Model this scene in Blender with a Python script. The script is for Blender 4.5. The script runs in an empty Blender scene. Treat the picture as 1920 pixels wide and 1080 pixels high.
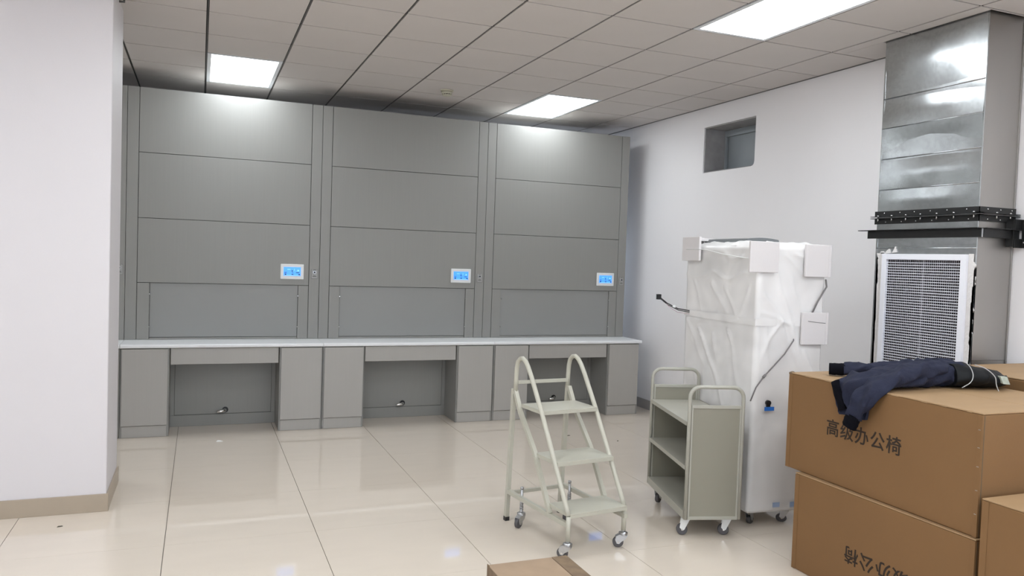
import bpy, bmesh, math, random
from mathutils import Vector, Matrix, noise
random.seed(7)
S = bpy.context.scene
C = S.collection
pi = math.pi

# ------------------------------------------------------------------ camera, world, exposure
H0 = 1.623                       # camera height
yaw, pitch, roll = 0.3810, -0.0370, 0.0340
fwd = Vector((math.sin(yaw)*math.cos(pitch), math.cos(yaw)*math.cos(pitch), math.sin(pitch)))
rt = Vector((math.cos(yaw), -math.sin(yaw), 0))
up = rt.cross(fwd)
r2 = rt*math.cos(roll)+up*math.sin(roll)
u2 = -rt*math.sin(roll)+up*math.cos(roll)
cam = bpy.data.cameras.new('camera')
cam.sensor_width = 36; cam.lens = 1464.9/1920*36
cam.clip_start = 0.05
co = bpy.data.objects.new('camera', cam); C.objects.link(co)
m = Matrix((r2, u2, -fwd)).transposed().to_4x4(); m.translation = (0, 0, H0)
co.matrix_world = m
S.camera = co
w = bpy.data.worlds.new('sky'); S.world = w; w.use_nodes = True
bg = w.node_tree.nodes['Background']
bg.inputs[0].default_value = (0.72, 0.83, 1.0, 1); bg.inputs[1].default_value = 2.3
S.view_settings.view_transform = 'Standard'; S.view_settings.look = 'None'
S.view_settings.gamma = 1; S.view_settings.use_curve_mapping = False
S.view_settings.exposure = 0.88
LAMP = 6.9

# ------------------------------------------------------------------ materials
def mat(name, col, rough=.5, metal=0, noise_amt=0, nscale=8, stretch=(1,1,1), bump=0, bscale=60, coat=0, spec=.5, emit=None, alpha=1, col2=None, rvar=0):
    M = bpy.data.materials.new(name); M.use_nodes = True
    nt = M.node_tree; b = nt.nodes['Principled BSDF']
    b.inputs['Base Color'].default_value = (*col, 1)
    b.inputs['Roughness'].default_value = rough
    b.inputs['Metallic'].default_value = metal
    b.inputs['Specular IOR Level'].default_value = spec
    b.inputs['Coat Weight'].default_value = coat
    b.inputs['Coat Roughness'].default_value = .05
    b.inputs['Alpha'].default_value = alpha
    if emit:
        b.inputs['Emission Color'].default_value = (*emit[0], 1); b.inputs['Emission Strength'].default_value = emit[1]
    if noise_amt or bump or rvar:
        tc = nt.nodes.new('ShaderNodeTexCoord'); mp = nt.nodes.new('ShaderNodeMapping')
        mp.inputs['Scale'].default_value = stretch
        nt.links.new(tc.outputs['Object'], mp.inputs[0])
    if noise_amt or rvar:
        n = nt.nodes.new('ShaderNodeTexNoise'); n.inputs['Scale'].default_value = nscale; n.inputs['Detail'].default_value = 5
        nt.links.new(mp.outputs[0], n.inputs['Vector'])
    if noise_amt:
        mx = nt.nodes.new('ShaderNodeMix'); mx.data_type = 'RGBA'
        c2 = col2 or tuple(c*(1-noise_amt) for c in col)
        c1 = tuple(min(1, c*(1+noise_amt*.5)) for c in col) if not col2 else col
        mx.inputs['A'].default_value = (*c1, 1); mx.inputs['B'].default_value = (*c2, 1)
        nt.links.new(n.outputs['Fac'], mx.inputs['Factor']); nt.links.new(mx.outputs['Result'], b.inputs['Base Color'])
    if rvar:
        mr = nt.nodes.new('ShaderNodeMapRange'); mr.inputs['To Min'].default_value = rough-rvar; mr.inputs['To Max'].default_value = rough+rvar
        nt.links.new(n.outputs['Fac'], mr.inputs['Value']); nt.links.new(mr.outputs[0], b.inputs['Roughness'])
    if bump:
        n2 = nt.nodes.new('ShaderNodeTexNoise'); n2.inputs['Scale'].default_value = bscale; n2.inputs['Detail'].default_value = 4
        nt.links.new(mp.outputs[0], n2.inputs['Vector'])
        bp = nt.nodes.new('ShaderNodeBump'); bp.inputs['Strength'].default_value = bump; bp.inputs['Distance'].default_value = .01
        nt.links.new(n2.outputs['Fac'], bp.inputs['Height']); nt.links.new(bp.outputs[0], b.inputs['Normal'])
    return M
M = {}
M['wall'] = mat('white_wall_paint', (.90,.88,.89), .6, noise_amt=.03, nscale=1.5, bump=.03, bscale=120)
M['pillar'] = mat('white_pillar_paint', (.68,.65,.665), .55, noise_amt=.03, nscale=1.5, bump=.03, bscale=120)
M['tile'] = mat('ceiling_tile', (.60,.56,.535), .85, noise_amt=.04, nscale=3, bump=.04, bscale=200)
M['grid'] = mat('ceiling_grid_metal', (.09,.085,.08), .5)
M['cross'] = mat('ceiling_cross_runner', (.055,.048,.042), .7)
M['void'] = mat('ceiling_void', (.03,.028,.028), .9)
M['floor'] = mat('polished_porcelain', (.73,.645,.55), .035, noise_amt=.05, nscale=3, stretch=(1,3,1), spec=.65)
M['grout'] = mat('tile_grout', (.10,.085,.07), .8)
M['skirt'] = mat('beige_skirting', (.40,.33,.255), .3, noise_amt=.08, nscale=6)
M['skirt2'] = mat('grey_skirting', (.36,.34,.33), .35, noise_amt=.08, nscale=6)
M['lam'] = mat('grey_laminate', (.28,.276,.26), .42, noise_amt=.05, nscale=6, stretch=(14,14,.4), bump=.02, bscale=30)
M['lam2'] = mat('light_grey_laminate', (.42,.405,.38), .45, noise_amt=.04, nscale=6, stretch=(14,14,.4))
M['sash'] = mat('satin_grey_sash', (.285,.285,.275), .42, noise_amt=.03, nscale=4)
M['seam'] = mat('dark_seam', (.025,.025,.025), .8)
M['top'] = mat('pale_worktop', (.84,.85,.86), .3, noise_amt=.03, nscale=20)
M['bezel'] = mat('white_plastic', (.82,.83,.82), .35)
M['blue'] = mat('lit_blue_display', (.05,.25,.8), .3, emit=((.07,.30,1.0), .55))
M['bluelite'] = mat('lit_pale_display', (.2,.5,.9), .3, emit=((.22,.55,1.0), .55))
M['ink'] = mat('screen_icons', (.01,.03,.10), .5)
M['chrome'] = mat('chrome', (.75,.75,.74), .18, 1)
M['zinc'] = mat('zinc_plate', (.55,.56,.58), .32, 1, noise_amt=.2, nscale=40)
M['plate'] = mat('key_plate', (.36,.355,.345), .4)
M['black'] = mat('black_plastic', (.012,.012,.014), .4)
M['rubber'] = mat('grey_rubber', (.09,.085,.09), .6)
M['cream'] = mat('cream_powder_coat', (.50,.485,.41), .35, noise_amt=.03, nscale=15, bump=.02, bscale=300)
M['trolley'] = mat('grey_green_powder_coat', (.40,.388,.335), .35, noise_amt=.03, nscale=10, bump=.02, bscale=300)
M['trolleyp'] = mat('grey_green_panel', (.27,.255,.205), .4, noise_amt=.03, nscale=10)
M['iron'] = mat('black_angle_iron', (.022,.022,.022), .4, .3, noise_amt=.3, nscale=30)
M['foam'] = mat('white_foam', (.72,.69,.69), .8, bump=.1, bscale=150)
M['machine'] = mat('white_machine_paint', (.88,.86,.85), .3, noise_amt=.03)
M['machine2'] = mat('grey_machine_band', (.50,.50,.49), .3)
M['lid'] = mat('dark_lid', (.16,.17,.175), .3)
M['label'] = mat('blue_label', (.03,.16,.55), .4)
M['label2'] = mat('pale_blue_label', (.35,.45,.65), .4)
M['hose'] = mat('grey_hose', (.18,.17,.17), .5)
M['navy'] = mat('navy_cloth', (.022,.025,.048), .9, noise_amt=.3, nscale=25, bump=.3, bscale=90, spec=.25)
M['rib'] = mat('black_ribbing', (.003,.003,.006), .95, bump=.3, bscale=300, spec=.15)
M['lining'] = mat('black_lining', (.0035,.0045,.006), .6, spec=.25)
M['cord'] = mat('white_piping', (.45,.45,.45), .7)
M['tag'] = mat('pale_neck_label', (.42,.45,.38), .7, noise_amt=.4, nscale=50)
M['paper'] = mat('white_paper', (.8,.8,.78), .6)
M['chip'] = mat('dark_chip', (.08,.07,.05), .7)
M['concrete'] = mat('grey_plaster_reveal', (.36,.35,.35), .8, noise_amt=.35, nscale=9, bump=.2, bscale=40)
M['shutter'] = mat('grey_metal_shutter', (.30,.33,.35), .4, noise_amt=.1, nscale=5)
M['silicone'] = mat('white_sealant', (.74,.71,.69), .6, bump=.5, bscale=60)
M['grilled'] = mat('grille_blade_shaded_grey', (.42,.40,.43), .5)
M['grillew'] = mat('white_grille_enamel', (.85,.85,.90), .35)
M['dark'] = mat('painted_duct_shade', (.018,.014,.018), .8)
M['ivory'] = mat('ivory_plastic', (.50,.48,.38), .5)
M['beam'] = mat('beam_plastic', (.62,.62,.60), .5)
M['lamp'] = mat('led_diffuser', (.9,.95,1), .4, emit=((.90,.96,1.0), LAMP))
M['lampframe'] = mat('lamp_frame', (.75,.77,.80), .4)
M['vinyl'] = mat('tape_clear', (.42,.30,.17), .25)
M['ink2'] = mat('brown_print', (.028,.017,.010), .85)
# cardboard with long scuffs
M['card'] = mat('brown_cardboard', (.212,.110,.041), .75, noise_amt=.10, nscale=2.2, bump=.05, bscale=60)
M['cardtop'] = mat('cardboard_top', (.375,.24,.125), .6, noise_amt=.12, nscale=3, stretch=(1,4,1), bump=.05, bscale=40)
M['cardold'] = mat('dusty_old_cardboard', (.36,.255,.17), .8, noise_amt=.35, nscale=7, bump=.1, bscale=40)
M['cardscuff'] = mat('scuffed_cardboard', (.33,.22,.125), .75, noise_amt=.5, nscale=9, stretch=(6,1,1), bump=.1)
M['cardscar'] = mat('torn_cardboard', (.26,.18,.11), .85, noise_amt=.8, nscale=25, col2=(.12,.08,.05))
def zincmat(name, base, rough):
    mm = bpy.data.materials.new(name); mm.use_nodes = True; nt = mm.node_tree; b = nt.nodes['Principled BSDF']
    tc = nt.nodes.new('ShaderNodeTexCoord')
    v = nt.nodes.new('ShaderNodeTexVoronoi'); v.inputs['Scale'].default_value = 55
    n = nt.nodes.new('ShaderNodeTexNoise'); n.inputs['Scale'].default_value = 2.5; n.inputs['Detail'].default_value = 4
    n3 = nt.nodes.new('ShaderNodeTexNoise'); n3.inputs['Scale'].default_value = 3.0; n3.inputs['Detail'].default_value = 1
    for q in (v, n, n3): nt.links.new(tc.outputs['Object'], q.inputs['Vector'])
    hs = nt.nodes.new('ShaderNodeMix'); hs.data_type = 'RGBA'
    hs.inputs['A'].default_value = (*[c*.82 for c in base], 1); hs.inputs['B'].default_value = (*[min(1, c*1.15) for c in base], 1)
    bw = nt.nodes.new('ShaderNodeSeparateColor'); nt.links.new(v.outputs['Color'], bw.inputs[0])
    ad = nt.nodes.new('ShaderNodeMath'); ad.operation = 'MULTIPLY_ADD'; ad.inputs[1].default_value = .35
    nt.links.new(bw.outputs[0], ad.inputs[0])
    sc = nt.nodes.new('ShaderNodeMath'); sc.operation = 'MULTIPLY'; sc.inputs[1].default_value = .65
    nt.links.new(n.outputs['Fac'], sc.inputs[0]); nt.links.new(sc.outputs[0], ad.inputs[2])
    nt.links.new(ad.outputs[0], hs.inputs['Factor']); nt.links.new(hs.outputs['Result'], b.inputs['Base Color'])
    b.inputs['Metallic'].default_value = 1; b.inputs['Roughness'].default_value = rough
    bp = nt.nodes.new('ShaderNodeBump'); bp.inputs['Strength'].default_value = .5; bp.inputs['Distance'].default_value = .02
    nt.links.new(n3.outputs['Fac'], bp.inputs['Height']); nt.links.new(bp.outputs[0], b.inputs['Normal'])
    return mm
M['galv'] = zincmat('galvanized_sheet', (.50,.52,.53), .24)
M['galv2'] = mat('galvanized_side_sheet', (.42,.405,.385), .36, 1, noise_amt=.12, nscale=3, stretch=(1,1,.4), bump=.02, bscale=6)
# translucent plastic wrap
def wrapmat():
    mm = bpy.data.materials.new('translucent_plastic_wrap'); mm.use_nodes = True; nt = mm.node_tree; b = nt.nodes['Principled BSDF']
    out = nt.nodes['Material Output']
    b.inputs['Base Color'].default_value = (.96,.94,.93,1); b.inputs['Roughness'].default_value = .3; b.inputs['Specular IOR Level'].default_value = .6
    tr = nt.nodes.new('ShaderNodeBsdfTransparent')
    mx = nt.nodes.new('ShaderNodeMixShader')
    tc = nt.nodes.new('ShaderNodeTexCoord')
    n = nt.nodes.new('ShaderNodeTexNoise'); n.inputs['Scale'].default_value = 2.2; n.inputs['Detail'].default_value = 2; n.inputs['Distortion'].default_value = .4
    nt.links.new(tc.outputs['Object'], n.inputs['Vector'])
    mr = nt.nodes.new('ShaderNodeMapRange'); mr.inputs['To Min'].default_value = .50; mr.inputs['To Max'].default_value = .95
    mr.inputs['From Min'].default_value = .3; mr.inputs['From Max'].default_value = .7
    nt.links.new(n.outputs['Fac'], mr.inputs['Value']); nt.links.new(mr.outputs[0], mx.inputs[0])
    nt.links.new(tr.outputs[0], mx.inputs[1]); nt.links.new(b.outputs[0], mx.inputs[2]); nt.links.new(mx.outputs[0], out.inputs[0])
    return mm
M['wrap'] = wrapmat()
def glassmat():
    mm = bpy.data.materials.new('window_glass'); mm.use_nodes = True; nt = mm.node_tree
    b = nt.nodes['Principled BSDF']; out = nt.nodes['Material Output']
    b.inputs['Base Color'].default_value = (.8,.9,1,1); b.inputs['Roughness'].default_value = .02
    tr = nt.nodes.new('ShaderNodeBsdfTransparent'); mx = nt.nodes.new('ShaderNodeMixShader'); mx.inputs[0].default_value = .1
    nt.links.new(tr.outputs[0], mx.inputs[1]); nt.links.new(b.outputs[0], mx.inputs[2]); nt.links.new(mx.outputs[0], out.inputs[0])
    return mm
M['glass'] = glassmat()

# ------------------------------------------------------------------ helpers
def link(o, parent=None):
    C.objects.link(o)
    if parent is not None: o.parent = parent
    return o
def tag(o, label=None, cat=None, group=None, kind=None):
    if label: o['label'] = label
    if cat: o['category'] = cat
    if group: o['group'] = group
    if kind: o['kind'] = kind
    return o
def empty(name, loc=(0,0,0), rz=0, label=None, cat=None, group=None, kind=None):
    o = bpy.data.objects.new(name, None); C.objects.link(o); o.location = loc; o.rotation_euler.z = rz
    o.empty_display_size = .1
    return tag(o, label, cat, group, kind)
class MB:
    def __init__(s): s.bm = bmesh.new(); s.mats = []
    def mi(s, m):
        if m is None: return 0
        if m not in s.mats: s.mats.append(m)
        return s.mats.index(m)
    def box(s, a, b, m=None, rz=0, piv=None):
        x0,y0,z0 = a; x1,y1,z1 = b
        vs = [s.bm.verts.new(p) for p in ((x0,y0,z0),(x1,y0,z0),(x1,y1,z0),(x0,y1,z0),(x0,y0,z1),(x1,y0,z1),(x1,y1,z1),(x0,y1,z1))]
        i = s.mi(m)
        for f in ((3,2,1,0),(4,5,6,7),(0,1,5,4),(1,2,6,5),(2,3,7,6),(3,0,4,7)):
            fc = s.bm.faces.new([vs[k] for k in f]); fc.material_index = i
        return s
    def hexa(s, pts, m=None):
        vs = [s.bm.verts.new(p) for p in pts]; i = s.mi(m)
        for f in ((3,2,1,0),(4,5,6,7),(0,1,5,4),(1,2,6,5),(2,3,7,6),(3,0,4,7)):
            fc = s.bm.faces.new([vs[k] for k in f]); fc.material_index = i
        return s
    def tube(s, pts, r, n=10, m=None, square=False, caps=True, wax=None):
        pts = [Vector(p) for p in pts]; rings = []; i = s.mi(m)
        rr = r if isinstance(r, (list, tuple)) else [r]*len(pts)
        ref = None
        for k, p in enumerate(pts):
            if k == 0: t = pts[1]-pts[0]
            elif k == len(pts)-1: t = pts[-1]-pts[-2]
            else: t = (pts[k+1]-p).normalized()+(p-pts[k-1]).normalized()
            t.normalize()
            if ref is None:
                ref = Vector(wax) if wax is not None else (Vector((0,0,1)) if abs(t.z) < .9 else Vector((1,0,0)))
            a = ref-t*ref.dot(t)
            if a.length < 1e-4: a = Vector((1,.1,0))-t*Vector((1,.1,0)).dot(t)
            a.normalize(); ref = a; b = t.cross(a)
            ring = []
            for j in range(n):
                if square:
                    ang = pi/4+j*pi/2; rad = rr[k]*1.4142
                else: ang = 2*pi*j/n; rad = rr[k]
                ring.append(s.bm.verts.new(p+a*math.cos(ang)*rad+b*math.sin(ang)*rad))
            rings.append(ring)
        for k in range(len(rings)-1):
            for j in range(n):
                f = s.bm.faces.new((rings[k][j], rings[k][(j+1)%n], rings[k+1][(j+1)%n], rings[k+1][j])); f.material_index = i
                f.smooth = not square
        if caps:
            f = s.bm.faces.new(rings[0][::-1]); f.material_index = i
            f = s.bm.faces.new(rings[-1]); f.material_index = i
        return s
    def bar(s, p0, p1, w, m=None, wax=None):
        return s.tube([p0, p1], w/2, 4, m, True, wax=wax)
    def cyl(s, c, r, h, axis='z', n=20, m=None):
        d = {'x': Vector((1,0,0)), 'y': Vector((0,1,0)), 'z': Vector((0,0,1))}[axis]; c = Vector(c)
        return s.tube([c-d*h/2, c+d*h/2], r, n, m)
    def prism(s, poly, y0, y1, m=None, axis='y'):
        i = s.mi(m)
        def P(a, b, t): return {'y': (a, t, b), 'x': (t, a, b), 'z': (a, b, t)}[axis]
        A = [s.bm.verts.new(P(a, b, y0)) for a, b in poly]; B = [s.bm.verts.new(P(a, b, y1)) for a, b in poly]
        n = len(poly)
        for j in range(n):
            f = s.bm.faces.new((A[j], A[(j+1)%n], B[(j+1)%n], B[j])); f.material_index = i
        f = s.bm.faces.new(A[::-1]); f.material_index = i; f = s.bm.faces.new(B); f.material_index = i
        return s
    def mesh(s, name, m):
        bmesh.ops.recalc_face_normals(s.bm, faces=s.bm.faces)
        me = bpy.data.meshes.new(name); s.bm.to_mesh(me); s.bm.free()
        if s.mats and s.mats[0] is not None:
            for q in s.mats: me.materials.append(q)
        else: me.materials.append(m)
        return me
    def build(s, name, m=None, parent=None, bevel=0, seg=2, **kw):
        me = s.mesh(name, m)
        o = bpy.data.objects.new(name, me); link(o, parent)
        if bevel:
            md = o.modifiers.new('bevel', 'BEVEL'); md.width = bevel; md.segments = seg; md.limit_method = 'ANGLE'; md.angle_limit = math.radians(40)
        return tag(o, **kw)
def boxo(name, a, b, m, parent=None, bevel=0, **kw): return MB().box(a, b).build(name, m, parent, bevel, **kw)
def inst(name, me, loc, parent, mods=None):
    o = bpy.data.objects.new(name, me); link(o, parent); o.location = loc
    return o
def copy_tree(o, parent=None):
    c = o.copy(); C.objects.link(c); c.parent = parent
    for ch in [k for k in ALL(o)]: copy_tree(ch, c)
    return c
def ALL(o): return [k for k in C.objects if k.parent == o]

# ------------------------------------------------------------------ room constants
XW, XL = 4.664, -3.579
YB, YF = 9.154, -3.716
ZC = 3.196
GX, DY, R0 = -.579, .585, 7.984

# ------------------------------------------------------------------ floor
fl = MB().box((XL-.2, YF-.2, -.12), (XW+.35, YB+.25, -.010)).build('floor', M['grout'], kind='structure')
tw = .808; x0 = -.153; y0 = 4.585
g = .0016
def floor_tile(xa, xb, ya, yb):
    boxo('floor_tile', (xa+g, ya+.0006, -.0095), (xb-g, yb-.0006, 0), M['floor'], fl)
xs = [XL]+[x0+tw*k for k in range(-4, 6) if XL+.02 < x0+tw*k < XW-.02]+[XW]
ys = [YF]+[y0+tw*k for k in range(-11, 7) if YF+.02 < y0+tw*k < YB-.02]+[YB]
for i in range(len(xs)-1):
    for j in range(len(ys)-1): floor_tile(xs[i], xs[i+1], ys[j], ys[j+1])

# ------------------------------------------------------------------ walls
# right wall with the high recess (hole y 5.83..6.61, z 2.546..2.999)
hy0, hy1, hz0, hz1 = 5.828, 6.612, 2.546, 2.999
wr = MB()
T = .34
wr.box((XW, YF, 0), (XW+T, hy0, ZC+.25)); wr.box((XW, hy1, 0), (XW+T, YB+.2, ZC+.25))
wr.box((XW, hy0, 0), (XW+T, hy1, hz0)); wr.box((XW, hy0, hz1), (XW+T, hy1, ZC+.25))
# rounded plaster corner of the hole (near bottom corner)
wr.prism([(hy0-.001, hz0-.001), (hy0+.05, hz0-.001), (hy0+.022, hz0+.006), (hy0+.007, hz0+.02), (hy0-.001, hz0+.05)], XW, XW+.04, axis='x')
wr.build('wall_right', M['wall'], kind='structure')
rv = empty('window_2', (0,0,0), kind='structure', label='small high recess in right wall closed by a grey metal sheet')
q = MB()
q.box((XW+.012, hy1-.012, hz0+.001), (XW+.30, hy1-.0005, hz1-.001)); q.box((XW+.012, hy0+.0005, hz1-.012), (XW+.30, hy1-.012, hz1-.0005)); q.box((XW+.012, hy0+.001, hz0+.0005), (XW+.30, hy1-.012, hz0+.01))
q.build('plaster_reveal', M['concrete'], rv)
boxo('shutter_panel', (XW+.27, hy0+.01, hz0+.011), (XW+.285, hy1-.013, hz1-.013), M['shutter'], rv)
q = MB(); q.box((XW+.24, hy0+.01, hz1-.075), (XW+.268, hy1-.014, hz1-.014)); q.box((XW+.24, hy1-.04, hz0+.012), (XW+.268, hy1-.014, hz1-.076))
q.build('metal_frame', M['shutter'], rv, .003)
# back wall behind the fume hoods with a daylight window
bw = MB(); wx0, wx1, wz0, wz1 = 3.3, 4.60, .85, 2.15
bw.box((XL, YB, 0), (wx0, YB+.2, ZC+.25)); bw.box((wx1, YB, 0), (XW, YB+.2, ZC+.25)); bw.box((wx0, YB, 0), (wx1, YB+.2, wz0)); bw.box((wx0, YB, wz1), (wx1, YB+.2, ZC+.25))
bw.build('wall_back', M['wall'], kind='structure')
wn = empty('window_1', kind='structure')
q = MB()
for a, b in (((wx0,YB+.06,wz0),(wx0+.05,YB+.11,wz1)), ((wx1-.05,YB+.06,wz0),(wx1,YB+.11,wz1)), ((wx0+.05,YB+.06,wz0),(wx1-.05,YB+.11,wz0+.05)), ((wx0+.05,YB+.06,wz1-.05),(wx1-.05,YB+.11,wz1)), ((3.95,YB+.06,wz0+.05),(4.0,YB+.11,wz1-.05))): q.box(a, b)
q.build('window_frame', M['bezel'], wn, .003)
boxo('pane', (wx0+.05, YB+.08, wz0+.05), (3.95, YB+.086, wz1-.05), M['glass'], wn)
boxo('pane', (4.0, YB+.08, wz0+.05), (wx1-.05, YB+.086, wz1-.05), M['glass'], wn)
boxo('wall_left', (XL-.2, YF, 0), (XL, YB+.2, ZC+.25), M['wall'], kind='structure')
fw_ = MB(); ops = [(-3.1,-.9), (-.5,1.7), (2.1,4.3)]; fz0, fz1 = .9, 2.5
xx = XL-.2
for a, b in ops:
    fw_.box((xx, YF-.2, 0), (a, YF, ZC+.25)); fw_.box((a, YF-.2, 0), (b, YF, fz0)); fw_.box((a, YF-.2, fz1), (b, YF, ZC+.25)); xx = b
fw_.box((xx, YF-.2, 0), (XW+.34, YF, ZC+.25)); fw_.build('wall_front', M['wall'], kind='structure')
for k, (a, b) in enumerate(ops):  # unseen windows behind the camera, added as frontal fill light
    fill_win = empty('window_%d' % (k+3), kind='structure'); mid = (a+b)/2; q = MB()
    for A, B in (((a,YF-.12,fz0),(a+.06,YF-.06,fz1)), ((b-.06,YF-.12,fz0),(b,YF-.06,fz1)), ((a+.06,YF-.12,fz0),(b-.06,YF-.06,fz0+.06)), ((a+.06,YF-.12,fz1-.06),(b-.06,YF-.06,fz1)), ((mid-.03,YF-.12,fz0+.06),(mid+.03,YF-.06,fz1-.06))): q.box(A, B)
    q.build('window_frame', M['bezel'], fill_win, .003)
    boxo('pane', (a+.06, YF-.095, fz0+.06), (mid-.03, YF-.089, fz1-.06), M['glass'], fill_win); boxo('pane', (mid+.03, YF-.095, fz0+.06), (b-.06, YF-.089, fz1-.06), M['glass'], fill_win)
# pillar on the left
px1, py0, py1, px0 = -.505, 5.293, 5.93, -1.50
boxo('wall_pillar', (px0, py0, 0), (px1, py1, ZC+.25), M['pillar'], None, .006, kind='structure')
q = MB(); bt = .012; bh = .108
q.box((px0-bt, py0-bt, 0), (px1+bt, py0, bh)); q.box((px1, py0, 0), (px1+bt, py1+bt, bh)); q.box((px0-bt, py0, 0), (px0, py1+bt, bh)); q.box((px0, py1, 0), (px1, py1+bt, bh))
q.build('baseboard_pillar', M['skirt'], None, .002, kind='structure')
q = MB(); q.box((XW-.012, YF, 0), (XW, YB, .105))
q.build('baseboard_right', M['skirt2'], None, .002, kind='structure')
boxo('baseboard_back', (XL, YB-.012, 0), (XW-.012, YB, .105), M['skirt2'], None, .002, kind='structure')
q = MB(); q.tube([(px1+.002, 5.60, 3.17), (px1+.03, 5.60, 3.17), (px1+.03, 5.60, 3.193)], .008, 8)
q.build('trim_conduit_stub', M['grid'], kind='structure')

# ------------------------------------------------------------------ ceiling: void slab, tiles, runners
duct_x0, duct_y0, duct_y1 = 4.353, 3.345, 4.10
ce = MB().box((XL, YF, ZC+.03), (XW, YB, ZC+.25)).build('ceiling', M['void'], kind='structure')
lamps = [(1,0),(6,0),(6,6),(1,6),(1,10),(6,10),(1,14),(6,14),(1,18),(6,18),(-4,0),(-4,6),(-4,10),(-4,14),(3,10),(3,14)]  # includes unseen panels added out of frame to raise the fill light
def lampcell(c, r): return any(c == a and r in (b+1, b+2) for a, b in lamps)
rows = list(range(-1, 21)); cols = list(range(-5, 9))
far = MB(); nfar = 0
gm, gc = .0085, .0070
tile_me = {}
for c in cols:
    xa = GX+.6*c; xb = min(GX+.6*(c+1), XW)
    for r in rows:
        yb = R0-DY*(r-1); ya = R0-DY*r
        if lampcell(c, r): continue
        a = (xa+gm, ya+gc, ZC); b = (xb-(gm if xb < XW-.01 else .004), yb-gc, ZC+.012)
        if c == 8 and ya < duct_y1+.02 and yb > duct_y0-.02:      # tile cut round the duct
            pieces = []
            if duct_x0-.025 > a[0]: pieces.append((a, (duct_x0-.025, b[1], b[2])))
            if ya < duct_y0-.02: pieces.append(((duct_x0-.022, a[1], a[2]), (b[0], duct_y0-.025, b[2])))
            if yb > duct_y1+.02: pieces.append(((duct_x0-.022, duct_y1+.02, a[2]), b))
            q = MB()
            for aa, bb in pieces: q.box(aa, bb)
            q.build('ceiling_tile', M['tile'], ce); continue
        if r > 15: far.box(a, b); nfar += 1; continue
        key = c == 8
        if key not in tile_me:
            tile_me[key] = MB().box((0,0,0), (b[0]-a[0], b[1]-a[1], b[2]-a[2])).mesh('ceiling_tile', M['tile'])
        inst('ceiling_tile', tile_me[key], a, ce)
far.build('ceiling_tile_field', M['tile'], ce, kind='stuff')
for c in cols[1:]:
    x = GX+.6*c
    q = MB(); q.box((x-.0022, YF, ZC+.004), (x+.0045, YB, ZC+.0295)); q.build('ceiling_runner', M['grid'], ce)
for r in rows[:-1]:
    y = R0-DY*r
    q = MB(); q.box((XL, y-.0045, ZC+.004), (XW, y+.0045, ZC+.0055)); q.build('cross_runner', M['cross'], ce)
q = MB(); q.box((XW-.022, YF, ZC-.002), (XW-.0005, duct_y0-.03, ZC-.0003)); q.box((XW-.022, duct_y1+.03, ZC-.002), (XW-.0005, YB, ZC-.0003))
q.build('trim_1', M['grid'], kind='structure')

# ceiling lights
def lamp_me():
    f = MB(); w, l = .6-.016, 2*DY-.012; t = .03
    f.box((-w/2,-l/2,0),(-w/2+t,l/2,.02)); f.box((w/2-t,-l/2,0),(w/2,l/2,.02)); f.box((-w/2+t,-l/2,0),(w/2-t,-l/2+t,.02)); f.box((-w/2+t,l/2-t,0),(w/2-t,l/2,.02))
    d = MB(); d.box((-w/2+t,-l/2+t,.003),(w/2-t,l/2-t,.006))
    return f.mesh('frame', M['lampframe']), d.mesh('diffuser', M['lamp'])
fm, dm = lamp_me()
LL = {(1,0): 'lit white LED panel at the far left, above the first full fume hood', (6,0): 'lit white LED panel at the far end, above the right-hand fume hood',
      (6,6): 'large lit white LED panel nearest the camera, up toward the metal duct'}
for a, b in lamps:
    lab = LL.get((a, b), 'unseen white LED ceiling panel added outside the picture for fill light')
    e = empty('ceiling_light', (GX+.6*(a+.5), R0-DY*(b+1), ZC-.002), 0, lab, 'ceiling light', 'LED panels in the ceiling grid')
    inst('frame', fm, (0,0,0), e); inst('diffuser', dm, (0,0,0), e)

# smoke detector
sd = empty('smoke_detector', (2.141, 7.17, ZC), 0, 'small round ivory smoke detector on the ceiling between the two far lights', 'smoke detector')
q = MB(); q.tube([(0,0,-.0005),(0,0,-.012)], [.062,.060], 24); q.build('mounting_base', M['ivory'], sd, .002)
q = MB(); q.tube([(0,0,-.012),(0,0,-.030),(0,0,-.034)], [.050,.050,.046], 24); q.tube([(0,0,-.044),(0,0,-.052),(0,0,-.058)], [.046,.040,.022], 24); q.build('sensor_cap', M['ivory'], sd)
q = MB()
for k in range(12):
    an = 2*pi*k/12; q.bar((.041*math.cos(an), .041*math.sin(an), -.034), (.041*math.cos(an), .041*math.sin(an), -.044), .008)
q.build('vent_ribs', M['ivory'], sd)
q = MB(); q.tube([(0,0,-.034),(0,0,-.044)], .034, 16); q.build('sensor_core', M['black'], sd)

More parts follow.
